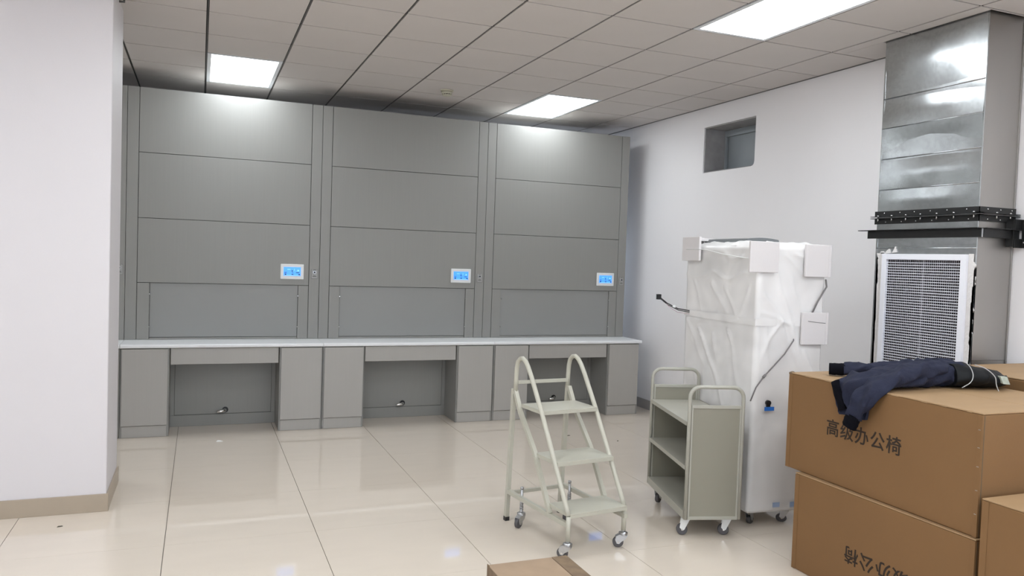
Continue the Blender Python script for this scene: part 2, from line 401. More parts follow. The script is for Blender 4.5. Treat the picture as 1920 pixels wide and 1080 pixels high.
# ------------------------------------------------------------------ fume hoods
W, HX = 1.672, -.607
YH, YC = 7.628, 7.267
ZT, HT = .796, 3.019
def make_hood():
    e = empty('fume_hood', (0,0,0))
    y = YH; z0 = ZT+.002
    # carcass behind
    q = MB(); q.box((.004, y+.025, z0), (W-.004, y+.80, HT-.004)); q.build('carcass', M['lam'], e)
    dk = MB(); dk.box((.010, y+.0215, z0+.001), (W-.010, y+.0248, HT-.01)); dk.build('joint_backing', M['seam'], e)
    gp = .0022
    boxo('side_post', (.002, y, z0), (.095-gp, y+.021, HT), M['lam'], e, .001)
    boxo('side_post', (1.574+gp, y, z0), (W-.002, y+.021, HT), M['lam'], e, .001)
    for za, zb in ((1.305, 1.877), (1.877, 2.452), (2.452, HT)):
        boxo('front_panel', (.095+gp, y, za+gp), (1.574-gp, y+.021, zb-(gp if zb < HT else 0)), M['lam'], e, .0012)
    boxo('sash_stile', (.095+gp, y, z0), (.196, y+.021, 1.305-gp), M['lam'], e, .001)
    boxo('sash_stile', (1.479, y, z0), (1.574-gp, y+.021, 1.305-gp), M['lam'], e, .001)
    boxo('sash_panel', (.199, y+.012, z0+.020), (1.476, y+.020, 1.303), M['sash'], e, .001)
    boxo('sash_rail', (.199, y+.006, z0), (1.476, y+.020, z0+.016), M['lam'], e, .0015)
    # control screen
    s = MB(); a0, a1, b0, b1 = 1.313, 1.526, 1.362, 1.505
    s.box((a0, y-.014, b0), (a1, y-.0002, b1)); so = s.build('control_screen', M['bezel'], e, .006, 3)
    boxo('display', (a0+.027, y-.0165, b0+.032), (a1-.029, y-.0143, b1-.028), M['blue'], so)
    ic = MB()
    def I(x, z, w, h, m): ic.box((a0+x-w/2, y-.0172, b0+z-h/2), (a0+x+w/2, y-.0166, b0+z+h/2), m)
    for x, z, w, h in ((.075,.093,.03,.006),(.045,.066,.022,.004),(.045,.058,.018,.004),(.105,.078,.012,.010),(.108,.062,.016,.004),(.155,.063,.030,.006),(.108,.046,.018,.008),(.045,.045,.014,.012),(.170,.045,.014,.012),(.160,.084,.016,.012),(.125,.090,.004,.022)):
        I(x, z, w, h, M['ink'] if z < .08 else M['bluelite'])
    I(.105, .037, .14, .004, M['bluelite'])
    ic.build('icons', None, so, kind='stuff')
    # key switch
    k = MB().box((1.596, y-.003, 1.372), (1.656, y-.0002, 1.462)).build('key_switch', M['plate'], e, .001)
    q = MB(); q.tube([(1.626, y-.003, 1.432), (1.626, y-.009, 1.432)], [.016,.014], 20); q.build('lock_ring', M['zinc'], k)
    q = MB(); q.tube([(1.626, y-.009, 1.432), (1.626, y-.0105, 1.432)], .008, 16); q.box((1.622, y-.018, 1.424), (1.630, y-.0105, 1.440)); q.build('lock_core', M['black'], k)
    q = MB()
    for j, (zz, ww) in enumerate(((1.454,.02),(1.400,.026),(1.392,.036))): q.box((1.626-ww/2, y-.0036, zz-.0016), (1.626+ww/2, y-.0031, zz+.0016))
    for bx in ((1.597,1.373,1.655,1.3742),(1.597,1.4598,1.655,1.461),(1.597,1.373,1.5982,1.461),(1.6538,1.373,1.655,1.461)): q.box((bx[0], y-.0036, bx[1]), (bx[2], y-.0031, bx[3]))
    q.build('printed_marks', M['seam'], k, kind='stuff')
    for xx in (.198, 1.477):
        for zz in (1.205, .912):
            q = MB(); q.tube([(xx, y+.012, zz), (xx, y-.004, zz)], .0045, 10); q.build('sash_pin', M['chrome'], e)
    return e
hood = make_hood()
HL = ['grey fume hood mostly hidden behind the white pillar, only its right edge showing',
      'grey panelled fume hood immediately right of the white pillar, under the left light',
      'middle grey fume hood in the row, between two identical hoods, no light over it',
      'grey fume hood at the right end of the row, beside the white wall']
hoods = []
for i in range(4):
    o = hood if i == 0 else copy_tree(hood)
    o.location = (HX+W*(i-1), 0, 0); tag(o, HL[i], 'fume hood', 'row of grey fume hoods'); hoods.append(o)

def make_base():
    e = empty('bench_base', (0,0,0)); y = YC; gp = .0015
    kw = .381
    for a, b, flip in ((.002, kw, 0), (W-kw, W-.002, 1)):
        q = MB()
        q.box((a, y+.019, .001), (a+.018, y+.72, ZT-.034)); q.box((b-.018, y+.019, .001), (b, y+.72, ZT-.034))
        q.box((a+.018, y+.03, .09), (b-.018, y+.72, .108)); q.box((a+.018, y+.70, .108), (b-.018, y+.72, ZT-.034)); q.box((a+.018, y+.03, ZT-.052), (b-.018, y+.70, ZT-.034))
        q.box((a, y+.004, .001), (a+.016, y+.0185, ZT-.034)); q.box((b-.016, y+.004, .001), (b, y+.0185, ZT-.034))
        pd = q.build('pedestal', M['lam'], e, .0008)
        boxo('door', (a+.012, y-.016, .104), (b-.012, y+.0035, ZT-.040), M['lam2'], pd, .0015)
        boxo('kick_board', (a+.0165, y+.002, .001), (b-.0165, y+.018, .098), M['lam2'], pd, .001)
    boxo('apron_drawer', (kw+.010, y+.010, .618), (W-kw-.010, y+.035, ZT-.038), M['lam2'], e, .0015)
    yb = 7.640
    bp = boxo('back_panel', (kw+.001, yb+.006, .001), (W-kw-.001, yb+.024, ZT-.034), M['seam'], e)
    boxo('side_rail', (kw+.001, yb-.001, .105), (kw+.035, yb+.0055, ZT-.034), M['lam'], bp, .0008)
    boxo('side_rail', (W-kw-.035, yb-.001, .105), (W-kw-.001, yb+.0055, ZT-.034), M['lam'], bp, .0008)
    boxo('inset_panel', (kw+.0375, yb, .1075), (W-kw-.0375, yb+.0055, ZT-.034), M['lam'], bp, .0008)
    boxo('bottom_rail', (kw+.001, yb-.001, .001), (W-kw-.001, yb+.0055, .1035), M['lam'], bp, .0008)
    q = MB(); q.tube([(.85, yb-.0002, .142), (.85, yb-.004, .142)], .027, 20); q.build('outlet_hole', M['black'], e)
    q = MB(); q.tube([(.85, yb-.0042, .142), (.845, yb-.03, .140), (.825, yb-.045, .138), (.775, yb-.055, .134)], [.017,.017,.015,.012], 14); q.build('outlet_spout', M['chrome'], e)
    return e
base = make_base()
BL = ['grey bench base with kneehole, mostly hidden behind the white pillar', 'grey bench base with kneehole, drawer and doors, immediately right of the pillar',
      'middle grey bench base with kneehole, between two identical ones', 'grey bench base at the right end, behind the cream step ladder']
wt = MB()
def worktop(i):
    e = MB(); xa = HX+W*(i-1)+.0015; xb = xa+W-.003
    if i == 3: xb += .018
    yf = YC-.028; yb = YH+.30; z1 = ZT; z0 = ZT-.032; n = 6
    prof = [(yb, z0), (yb, z1)]
    r = .011
    for k in range(n+1):
        a = pi/2+k*pi/2/n; prof.append((yf+r+r*math.cos(a), z1-r+r*math.sin(a)))
    for k in range(n+1):
        a = pi+k*pi/2/n; prof.append((yf+r+r*math.cos(a), z0+r+r*math.sin(a)))
    e.prism(prof, xa, xb, axis='x')
    o = e.build('worktop', M['top'], None, .003 if i == 3 else .0015)
    return o
WL = ['pale worktop with rounded edge, on the bench mostly hidden behind the pillar', 'pale rounded-edge worktop below the fume hood immediately right of the pillar', 'pale rounded-edge worktop below the middle fume hood', 'pale worktop with projecting end, below the right-hand fume hood']
for i in range(4):
    o = base if i == 0 else copy_tree(base)
    o.location = (HX+W*(i-1), 0, 0); tag(o, BL[i], 'bench base', 'row of grey bench bases')
    tag(worktop(i), WL[i], 'worktop', 'pale worktops along the hoods')

# ------------------------------------------------------------------ duct
du = empty('air_duct', (duct_x0, duct_y0, 0), 0, 'galvanized sheet metal air duct rising by the right wall to the ceiling', 'duct')
X0, X1, Y0, Y1 = 0, XW-duct_x0-.003, 0, duct_y1-duct_y0       # local coordinates
zs = [.001, .62, 1.20, 1.785, 1.955, 2.178, 2.392, 2.598, 2.803, ZC-.004]
zs2 = [(.002,.62), (.62,1.20), (1.20,1.785), (1.785,2.025), (2.025,2.182), (2.182,2.392), (2.392,2.600), (2.600,2.804), (2.804,ZC+.02)]
q = MB()
q.box((X0+.012, Y1-.004, .002), (X1, Y1, ZC+.02)); q.box((X1-.004, Y0+.004, .002), (X1, Y1-.004, ZC+.02)); q.build('rear_sheets', M['galv2'], du)
# side sheet facing the room, two sheets with a seam and standing edge
for za, zb in ((.002, 1.10), (1.10, 1.90), (1.90, 2.02), (2.02, ZC+.02)):
    q = MB(); q.box((X0, Y0, za+.0008), (X1, Y0+.003, zb-.0008)); q.box((X1-.012, Y0-.006, za+.0008), (X1-.001, Y0, zb-.0008)); q.build('side_sheet', M['galv2'], du, .001)
# panels of the broad face: shallow crossbreaks, each with its own tilt
tilt = [0, .001, -.001, .004, -.002, -.004, .006, -.006, .004, .0]
bulge = [.002, .003, .002, .004, .005, .006, -.005, .007, .009, .005]
gy0, gy1, gz0, gz1 = 3.40-duct_y0-.012, 4.02-duct_y0, .93, 1.745   # grille opening
for k, (za, zb) in enumerate(zs2):
    q = MB(); nY, nZ = 14, 8; bm = q.bm; rows_ = []
    for j in range(nZ+1):
        tz = j/nZ; rr = []
        for i in range(nY+1):
            ty = i/nY
            bx = bulge[k]*(1-abs(2*ty-1))**1.0*(1-abs(2*tz-1))+tilt[k]*(tz-.5)*2*0.8
            rr.append(bm.verts.new((-.004-bx*1.0, Y0+.004+ty*(Y1-Y0-.006), za+.003+tz*(zb-za-.006))))
        rows_.append(rr)
    for j in range(nZ):
        for i in range(nY):
            zc_ = (za+zb)/2
            f = bm.faces.new((rows_[j][i], rows_[j][i+1], rows_[j+1][i+1], rows_[j+1][i])); f.smooth = True
    q.box((-.0015, Y0+.004, za+.003), (.003, Y1-.002, zb-.003))
    q.build('duct_panel', M['galv'], du)
for z in [b for a, b in zs2[2:-1]]:
    q = MB(); q.tube([(-.005, Y0+.002, z), (-.005, Y1-.002, z)], .0034, 8); q.build('seam_bead', M['galv'], du)
q = MB(); q.box((-.004, Y1-.010, .002), (.004, Y1+.004, ZC+.01)); q.box((-.006, Y0-.001, .002), (.003, Y0+.004, ZC+.01)); q.build('corner_lock', M['galv'], du, .001)
# flange pair (bolted angle irons) near z 1.99 and support angle z 1.885
def angle_loop(za, zb, zf, out, flan, name, ext_far, ext_near):
    q = MB(); t = .004
    q.box((-out-t, -out-t, za), (-out, Y1+ext_far, zb)); q.box((-out-t, -out-t, za), (X1+ext_near, -out, zb))
    q.box((-out-flan, -out-flan, zf), (-out-t, Y1+ext_far+.01, zf+t)); q.box((-out-flan, -out-flan, zf), (X1+ext_near, -out-t, zf+t))
    return q.build(name, M['iron'], du)
f1 = angle_loop(1.997, 2.036, 1.996, .006, .034, 'upper_flange', .02, .0)
f2 = angle_loop(1.948, 1.985, 1.984, .006, .034, 'lower_flange', .02, .0)
bolt = MB(); bolt.tube([(0,0,.004),(0,0,.010)], .008, 6); bolt.tube([(0,0,-.006),(0,0,-.030)], .0045, 8); bolt.tube([(0,0,-.006),(0,0,-.013)], .008, 6)
bolt_me = bolt.mesh('bolt', M['chrome'])
ys_b = [Y1*t for t in (.97,.82,.67,.52,.36,.20,.02)]
for y in ys_b: inst('bolt', bolt_me, (-.024, y, 1.996), f1)
for x in (.12, .24): inst('bolt', bolt_me, (x, -.024, 1.996), f1)
rv_ = MB(); rv_.tube([(0,0,0),(-.0035,0,0)], [.006,.003], 8); rme = rv_.mesh('rivet', M['chrome'])
rv2 = MB(); rv2.tube([(0,0,0),(0,-.0035,0)], [.006,.003], 8); rme2 = rv2.mesh('rivet', M['chrome'])
for t in (.92,.75,.60,.44,.28,.1): inst('rivet', rme, (-.010, Y1*t, 2.022), f1); inst('rivet', rme, (-.010, Y1*(t-.02), 1.962), f2)
for x in (.06,.17,.27): inst('rivet', rme2, (x, -.010, 2.022), f1); inst('rivet', rme2, (x, -.010, 1.962), f2)
q = MB(); t = .005; o_ = .005
q.box((-o_-.006-t, -o_-.03, 1.850), (-o_-.006, Y1+.07, 1.902)); q.box((-o_-.05, -o_-.03, 1.902), (-o_-.006, Y1+.12, 1.902+t))
q.box((-.002, -o_-.03-t, 1.850), (X1, -o_-.03, 1.902)); q.box((-o_-.006, -o_-.062, 1.902), (X1, -o_-.03, 1.902+t))
sa = q.build('support_angle', M['iron'], du, .001)
q = MB(); q.box((-.0115-.006, -.042, 1.8505), (-.0115, -.0355, 1.9015)); q.build('weld_edge', M['zinc'], sa)
q = MB(); q.box((X1-.075, -.055, 1.800), (X1-.068, -.005, 1.968)); q.box((X1-.068, -.06, 1.795), (X1-.0, -.05, 1.850)); q.box((X1-.068, -.06, 1.908), (X1-.0, -.05, 1.968)); q.box((X1-.010, -.14, 1.795), (X1-.0005, -.061, 1.968))
wb = q.build('wall_bracket', M['iron'], du, .001)
for z in (1.827, 1.945):
    q = MB(); q.tube([(X1-.012, -.10, z), (X1-.045, -.10, z)], .005, 8); q.tube([(X1-.011, -.10, z), (X1-.020, -.10, z)], .010, 6); q.build('anchor_bolt', M['chrome'], wb)
# grille
gr = MB(); x = -.030; fw = .038; A0, A1, B0, B1 = gy0, gy1, .86, 1.745
gr.prism([(A0,B0),(A1,B0),(A1,B1),(A0,B1)], -.030, -.028, axis='x') if False else None
gr.box((-.034, A0, B0), (-.010, A0+fw, B1)); gr.box((-.034, A1-fw, B0), (-.010, A1, B1)); gr.box((-.034, A0+fw, B0), (-.010, A1-fw, B0+fw)); gr.box((-.034, A0+fw, B1-fw), (-.010, A1-fw, B1))
go = gr.build('vent_grille', M['grillew'], du, .002)
q = MB(); n = 46; h = (B1-B0-2*fw)
for k in range(1, n):
    z = B0+fw+h*k/n; q.hexa([(-.024, A0+fw, z-.0040), (-.014, A0+fw, z-.0022), (-.014, A1-fw, z-.0022), (-.024, A1-fw, z-.0040), (-.024, A0+fw, z-.0006), (-.014, A0+fw, z+.0006), (-.014, A1-fw, z+.0006), (-.024, A1-fw, z-.0006)])
q.build('horizontal_blades', M['grillew'], go, kind='stuff')
q = MB(); n = 38; ww = A1-A0-2*fw
for k in range(1, n):
    y = A0+fw+ww*k/n; t = .0013 if k != n//2 else .0045
    q.box((-.0138, y-t, B0+fw), (-.0098, y+t, B1-fw))
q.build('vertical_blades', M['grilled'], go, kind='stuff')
boxo('duct_shade_sheet', (-.0097, A0+.002, B0+.002), (-.0090, A1-.002, B1-.002), M['dark'], go)  # near-black sheet painting the shade of the duct inside behind the blades
# mounting frame and ragged sealant
boxo('mounting_flange', (-.012, A0-.032, B0-.03), (-.006, A0-.0005, B1+.004), M['silicone'], go); boxo('mounting_flange', (-.012, A1+.0005, B0-.03), (-.006, A1+.040, B1+.008), M['silicone'], go)
def ragged(y, s, z0_, z1_, seed, name='sealant'):
    random.seed(seed); q = MB(); z = z0_; pts = []
    poly_o = []
    while z < z1_:
        poly_o.append((y+s*random.choice([.004,.010,.006,.020,.014,.0]), z)); z += random.uniform(.008, .03)
    poly = [(y-s*.012, z0_), *poly_o, (y-s*.012, z1_)]
    if s < 0: poly = poly[::-1]
    i = 0; A = [q.bm.verts.new((-.0155, a, b)) for a, b in poly]; B = [q.bm.verts.new((-.005, a, b)) for a, b in poly]; n = len(poly)
    for j in range(n): q.bm.faces.new((A[j], A[(j+1)%n], B[(j+1)%n], B[j]))
    q.bm.faces.new(A[::-1]); q.bm.faces.new(B)
    bmesh.ops.triangulate(q.bm, faces=q.bm.faces[:])
    return q.build(name, M['silicone'], go)
ragged(A1+.042, 1, B0-.02, B1+.005, 3); ragged(A0-.032, -1, B0-.02, B1-.03, 5)
q = MB()
for (a, b, c, d) in ((A1-.05,B1+.006,A1+.0,B1+.034),(A1-.10,B1+.012,A1-.06,B1+.05),(A1+.0,B1+.004,A1+.045,B1+.018)):
    q.hexa([(-.012,a,b),(-.004,a,b),(-.004,c,b-.005),(-.012,c,b-.005),(-.012,a+.015,d),(-.004,a+.012,d),(-.004,c-.012,b+.012),(-.012,c-.012,b+.012)])
q.build('sealant', M['silicone'], go)

# ------------------------------------------------------------------ casters
def caster(parent, loc, rz, kind='ladder'):
    R = .025 if kind == 'ladder' else .033; tr = .028
    if kind == 'ladder':
        R = .031; tr = .026
        q = MB(); q.tube([(0,0,.081),(0,0,.086),(0,0,.093)], [.026,.026,.014], 18); q.tube([(0,0,.072),(0,0,.080)], [.023,.025], 18)
        for s in (-1, 1): q.prism([(-.024,.073),(.022,.076),(.042,.062),(.046,.046),(.036,.024),(.022,.022),(.010,.036),(-.012,.050)], s*.016-.001, s*.016+.001, axis='y')
        q.prism([(-.025,.073),(.022,.077),(.044,.063),(.040,.060),(.020,.070),(-.018,.066)], -.016, .016, axis='y')
        q.tube([(0,0,.092),(0,0,.104)], .010, 10)
        mm = M['zinc']; wx = tr+.002; wl = .011
    else:
        q = MB(); q.box((-.034,-.026,.110),(.034,.026,.1135))
        for s in (-1, 1): q.prism([(-.026,.110),(.030,.110),(.000+tr+.010,.045),(tr-.008,.028),(tr-.018,.034)], s*.016-.001, s*.016+.001, axis='y')
        q.tube([(0,0,.100),(0,0,.110)], .022, 16)
        mm = M['bezel'] if kind == 'trolley' else M['zinc']; wx = tr-.004; wl = .013
    o = q.build('caster', mm, parent); o.location = loc; o.rotation_euler.z = rz
    q = MB(); q.tube([(wx, -wl, R), (wx, -wl*.7, R), (wx, wl*.7, R), (wx, wl, R)], [R*.90, R, R, R*.90], 24)
    wo = q.build('wheel', M['rubber'], o)
    q = MB(); q.tube([(wx, -wl-.007, R), (wx, wl+.007, R)], .005, 8); q.build('axle', M['chrome'], o)
    return o

# ------------------------------------------------------------------ step ladder
LO = (1.881, 3.808); la = math.atan2(.127, .992)
ld = empty('step_ladder', (LO[0], LO[1], 0), la, 'cream metal three-step rolling ladder with looped handrails, standing before the benches', 'step ladder')
LW = .393; sq = .021
def arc_loop(u, dv):
    pts = [(u, -.040+dv, .236), (u, -.018+dv, .275)]
    pts += [(u, .11+dv, .480), (u, .275+dv, .742), (u, .400+dv, .925)]
    # hoop
    pts += [(u, .445+dv, .983), (u, .478+dv, 1.014), (u, .512+dv, 1.028), (u, .545+dv, 1.022), (u, .570+dv, 1.000), (u, .583+dv, .960), (u, .588+dv, .90), (u, .590+dv, .818)]
    return pts
for u, dv in ((0, 0), (LW, .022)):
    q = MB(); q.tube([(u, -.042+dv, .100), (u, -.040+dv, .236)], .0135, 14); q.tube(arc_loop(u, dv), .0135, 14); q.build('handrail', M['cream'], ld)
    q = MB(); q.tube([(u, .595, .826), (u, .520, .700), (u, .338, .440+.06), (u, .150, .195)], .0120, 4, square=True, wax=(1,0,0)); q.build('rear_stringer', M['cream'], ld)
    q = MB(); q.bar((u, .608, .830), (u, .650, .025), .025, wax=(1,0,0)); rl = q.build('rear_leg', M['cream'], ld, .001)
    q = MB(); q.bar((u, .650, .026), (u, .6515, .0005), .028, wax=(1,0,0)); q.build('rubber_foot', M['black'], rl)
    q = MB(); q.bar((u, -.038, .186), (u, .640, .186), .025, wax=(1,0,0)); q.build('base_rail', M['cream'], ld, .001)
q = MB(); q.bar((.011, .648, .172), (LW-.011, .648, .172), .020); q.build('rear_crossbar', M['cream'], ld, .001)
q = MB(); q.bar((.011, .588, .872), (LW-.011, .600, .868), .020); q.build('top_crossbar', M['cream'], ld, .001)
q = MB(); q.bar((.011, -.036, .232), (LW-.011, -.020, .232), .018); q.build('front_crossbar', M['cream'], ld, .001)
for v0, v1, z in ((.272, .520, .752), (.092, .340, .497), (-.052, .172, .248)):
    q = MB(); q.box((.004, v0, z-.006), (LW-.004, v1, z)); q.box((.004, v0, z-.024), (LW-.004, v0+.004, z-.006)); q.box((.004, v1-.004, z-.022), (LW-.004, v1, z-.006))
    q.box((.004, v0+.004, z-.022), (.008, v1-.004, z-.006)); q.box((LW-.008, v0+.004, z-.022), (LW-.004, v1-.004, z-.006))
    q.build('step', M['cream'], ld, .0015)
for u in (0, LW): caster(ld, (u, -.040 if u == 0 else -.018, 0), 2.2 if u == 0 else 2.6)
for u, s in ((.024, 1), (LW-.024, -1)):
    c = caster(ld, (u, .510, 0), 3.6)
    q = MB(); q.tube([(u, .510, .100), (u, .510, .235)], .008, 12); q.tube([(u, .510, .232), (u, .510, .244)], .0105, 12)
    for k in range(6): q.tube([(u, .510, .105+k*.011), (u, .510, .112+k*.011)], .0115, 12)
    q.build('spring_stem', M['zinc'], ld)

# ------------------------------------------------------------------ trolley
TA = (2.677, 3.835); ta = -.269
tr = empty('trolley', (TA[0], TA[1], 0), ta, 'grey-green steel three-shelf book trolley with looped handles, beside the wrapped cabinet', 'trolley')
tw_, tl_ = .351, .783
def hoop(v):
    a = .012; w1 = tw_-a; R = .062; zt = .908; pts = [(a, v, .120), (a, v, zt-R)]
    for k in range(1, 7): t = pi-k*pi/2/6; pts.append((a+R+R*math.cos(t), v, zt-R+R*math.sin(t)))
    for k in range(0, 7): t = pi/2-k*pi/2/6; pts.append((w1-R+R*math.cos(t), v, zt-R+R*math.sin(t)))
    pts.append((w1, v, .120)); return pts
for v in (.012, tl_-.012):
    s = 1 if v < .1 else -1
    q = MB(); q.tube(hoop(v), .0115, 12); q.build('handle_hoop', M['trolley'], tr)
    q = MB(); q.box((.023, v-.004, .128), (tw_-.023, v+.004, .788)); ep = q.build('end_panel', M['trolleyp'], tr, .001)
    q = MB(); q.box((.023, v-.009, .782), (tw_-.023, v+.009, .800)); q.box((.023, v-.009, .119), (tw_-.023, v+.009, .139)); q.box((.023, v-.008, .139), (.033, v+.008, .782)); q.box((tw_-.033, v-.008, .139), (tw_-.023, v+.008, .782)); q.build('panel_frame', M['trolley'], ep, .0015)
for z in (.699, .436, .165):
    q = MB(); q.box((.004, .024, z-.004), (tw_-.008, tl_-.024, z)); q.box((.001, .024, z-.024 if z > .2 else .119), (.004, tl_-.024, z+.001)); q.box((tw_-.012, .024, z-.024), (tw_-.008, tl_-.024, z-.004))
    if z < .2: q.box((.004, .024, .119), (tw_-.01, tl_-.024, .122))
    q.build('shelf', M['trolley'], tr, .001)
boxo('back_panel', (tw_-.007, .020, .120), (tw_-.001, tl_-.020, .700), M['trolleyp'], tr, .001)
for u, v, a in ((.045, .085, 2.9), (tw_-.05, .080, 2.9), (.050, .69, .9), (tw_-.05, .69, .9)): caster(tr, (u, v, .003), a, 'trolley')

# ------------------------------------------------------------------ wrapped machine
CA = (3.195, 3.905); ca = -.08; cw, cd, cz0, cz1 = .475, .83, .085, 1.755
cb = empty('wrapped_cabinet', (CA[0], CA[1], 0), ca, 'tall white cabinet wrapped in clear plastic with foam corner pads, behind the trolley', 'cabinet')
q = MB(); q.box((.006, .010, cz0), (cw-.006, cd-.006, cz1)); q.build('body', M['machine'], cb, .006)
boxo('door_panel', (.010, .002, cz0+.02), (.268, .0095, .80), M['machine'], cb, .002)
boxo('side_door_panel', (.272, .002, cz0+.02), (cw-.008, .0095, .80), M['machine'], cb, .002)
boxo('upper_door', (.010, .002, .806), (cw-.008, .0095, 1.53), M['machine'], cb, .002)
boxo('control_band', (.010, .001, 1.54), (cw-.008, .0095, 1.70), M['machine2'], cb, .002)
boxo('side_control_band', (-.0005, .012, 1.54), (.0055, cd-.02, 1.70), M['machine2'], cb, .002)
q = MB(); nn = 24
q.prism([(.06,cz1+.001),(cw-.14,cz1+.001),(cw-.16,cz1+.052)]+[(cw-.16-(cw-.24)*k/nn*1.0, cz1+.052+.010*math.sin(pi*k/nn)) for k in range(1, nn)]+[(.08,cz1+.052)], .25, .76, axis='y')
q.build('top_lid', M['lid'], cb)
def seg_d(px, pz, a, b):
    ax, az = a; bx, bz = b; dx, dz = bx-ax, bz-az; t = max(0, min(1, ((px-ax)*dx+(pz-az)*dz)/(dx*dx+dz*dz)))
    return math.hypot(px-ax-t*dx, pz-az-t*dz), t
FC = [((.12,1.58),(.30,1.12),.012),((.04,1.46),(.16,1.30),.010),((.15,1.30),(.36,.95),.014),((.16,1.29),(.02,1.02),.012),((.22,1.58),(.36,1.18),.008),((.02,1.02),(.03,.60),.010),
      ((.25,1.26),(.40,.92),.010),((.36,1.10),(.44,.86),.012),((.02,1.33),(.16,1.29),.008),((.16,1.29),(.46,1.26),.006),((.40,.92),(.46,.80),.010),((.05,.70),(.12,.42),.006),
      ((.18,1.72),(.34,1.60),.008),((.24,1.74),(.44,1.66),.008),((.05,1.26),(.11,1.0),.008),((.02,1.58),(.06,1.36),.008)]
LC = [((.10,1.57),(.84,1.55),.010),((.30,1.20),(.10,.80),.012),((.66,1.20),(.30,.72),.016),((.50,1.50),(.30,1.30),.010),((.74,1.52),(.60,1.30),.010),((.80,1.24),(.55,.90),.010),((.08,1.50),(.16,1.28),.008),
      ((.35,1.50),(.18,1.30),.008),((.45,1.18),(.40,1.0),.012),((.10,1.28),(.84,1.24),.005),((.70,.9),(.40,.40),.010),((.15,1.70),(.60,1.72),.010)]
def crease(s, z, L):
    d = 0; s0, z0 = s, z; s = s+.030*noise.noise(Vector((s0*6, z0*4, 9))); z = z+.05*noise.noise(Vector((s0*5+4, z0*5, 2)))
    for a, b, h in L:
        dd, t = seg_d(s, z, a, b); wd = .008+.014*t
        d += 1.35*h*(1-.5*t)*math.exp(-dd/wd)
    n = noise.noise(Vector((s*7, z*2.2, 3)))*.006+noise.noise(Vector((s*16+z*7, z*3, 7)))*.0022
    return d+n
def wrap_shell():
    q = MB(); bm = q.bm; off = .012
    per = []        # perimeter samples: position, normal, face id, s
    r = .012
    nf, ns = 44, 64
    for i in range(ns+1): s = cd*(1-i/ns); per.append(((-off, s), (-1,0), 'L', s))
    for i in range(1, nf+1): s = cw*i/nf; per.append(((s, -off), (0,-1), 'F', s))
    for i in range(1, 20): s = cd*i/19; per.append(((cw+off, s), (1,0), 'R', s))
    for i in range(1, 12): s = cw*(1-i/12); per.append(((s, cd+off), (0,1), 'B', s))
    nz = 150; zb, zt = .105, cz1+.010; grid = []
    for j in range(nz+1):
        z = zb+(zt-zb)*j/nz; row = []
        for (p, n, f, s) in per:
            if f == 'F': d = crease(s, z, FC)
            elif f == 'L': d = crease(s, z, LC)
            else: d = noise.noise(Vector((s*6+9, z*3, 1)))*.008+.004
            edge = 1
            if f == 'L' and s < .06: edge = s/.06
            if f == 'F' and s < .06: edge = max(.15, s/.06)
            if f == 'F' and s > cw-.03: edge = .4
            fade = 1 if z > .75 else .25+.75*max(0, (z-.45)/.3)
            d = max(-.006, d)*edge*fade
            if f in 'FR' and .80 < z < 1.0 and (f == 'R' or s > .36): d += .012*math.sin((z-.80)/.2*pi)
            top = max(0, (z-(zt-.025))/.025)
            row.append(bm.verts.new((p[0]+n[0]*(d-.020*top*top), p[1]+n[1]*(d-.020*top*top), z+(.003*noise.noise(Vector((s*8, 2, 2))) if j < nz else 0))))
        grid.append(row)
    n = len(per)
    for j in range(nz):
        for i in range(n):
            f = bm.faces.new((grid[j][i], grid[j][(i+1)%n], grid[j+1][(i+1)%n], grid[j+1][i])); f.smooth = True
    # crumpled top: rings shrinking toward centre
    prev = grid[-1]; cx, cy = cw/2, cd/2
    for k in range(1, 7):
        t = k/7; row = []
        for v in grid[-1]:
            x = v.co.x+(cx-v.co.x)*t*.45; y = v.co.y+(cy-v.co.y)*t*.45
            row.append(bm.verts.new((x, y, zt+.006+.014*math.sin(t*pi)+.016*noise.noise(Vector((x*14, y*14, 5))))))
        for i in range(n):
            f = bm.faces.new((prev[i], prev[(i+1)%n], row[(i+1)%n], row[i])); f.smooth = True
        prev = row
    return q.build('plastic_wrap', M['wrap'], cb)
wo = wrap_shell()
# torn tufts of plastic on the top front edge
for (x, y, hgt) in ((.10, .03, .035), (.20, .02, .020), (.03, .25, .03)):
    q = MB(); q.hexa([(x-.07,y,cz1+.008),(x+.07,y,cz1+.008),(x+.07,y+.01,cz1+.008),(x-.07,y+.01,cz1+.008),(x-.02,y+.01,cz1+hgt),(x+.015,y+.01,cz1+hgt*.9),(x+.015,y+.014,cz1+hgt*.9),(x-.02,y+.014,cz1+hgt)])
    q.build('plastic_tuft', M['wrap'], cb)
# foam pads
def foam(parts, name='foam_pad'):
    q = MB()
    for a, b in parts: q.box(a, b)
    return q.build(name, M['foam'], cb, .003)
foam([((-.098, -.050, 1.594), (.108, -.032, 1.782))])
foam([((.310, -.042, 1.575), (cw+.006, -.024, 1.777)), ((cw+.006, -.042, 1.575), (cw+.024, .13, 1.777))])
foam([((.305, -.044, 1.150), (cw+.004, -.026, 1.352)), ((cw+.004, -.044, 1.150), (cw+.022, .11, 1.352))])
foam([((-.048, .63, 1.655), (-.030, cd+.03, 1.822)), ((-.030, cd+.014, 1.655), (.12, cd+.03, 1.822)), ((-.030, .72, 1.795), (.14, cd+.014, 1.815))])
q = MB(); q.tube([(-.049, .80, 1.735), (-.052, .55, 1.733), (-.055, .30, 1.70), (-.020, .02, 1.672)], .0025, 6); q.build('tape_strip', M['bezel'], cb)
q = MB(); q.tube([(.345, -.0445, 1.298), (.40, -.0445, 1.292), (.475, -.0445, 1.285)], .0018, 6); q.build('pad_slit', M['hose'], cb)
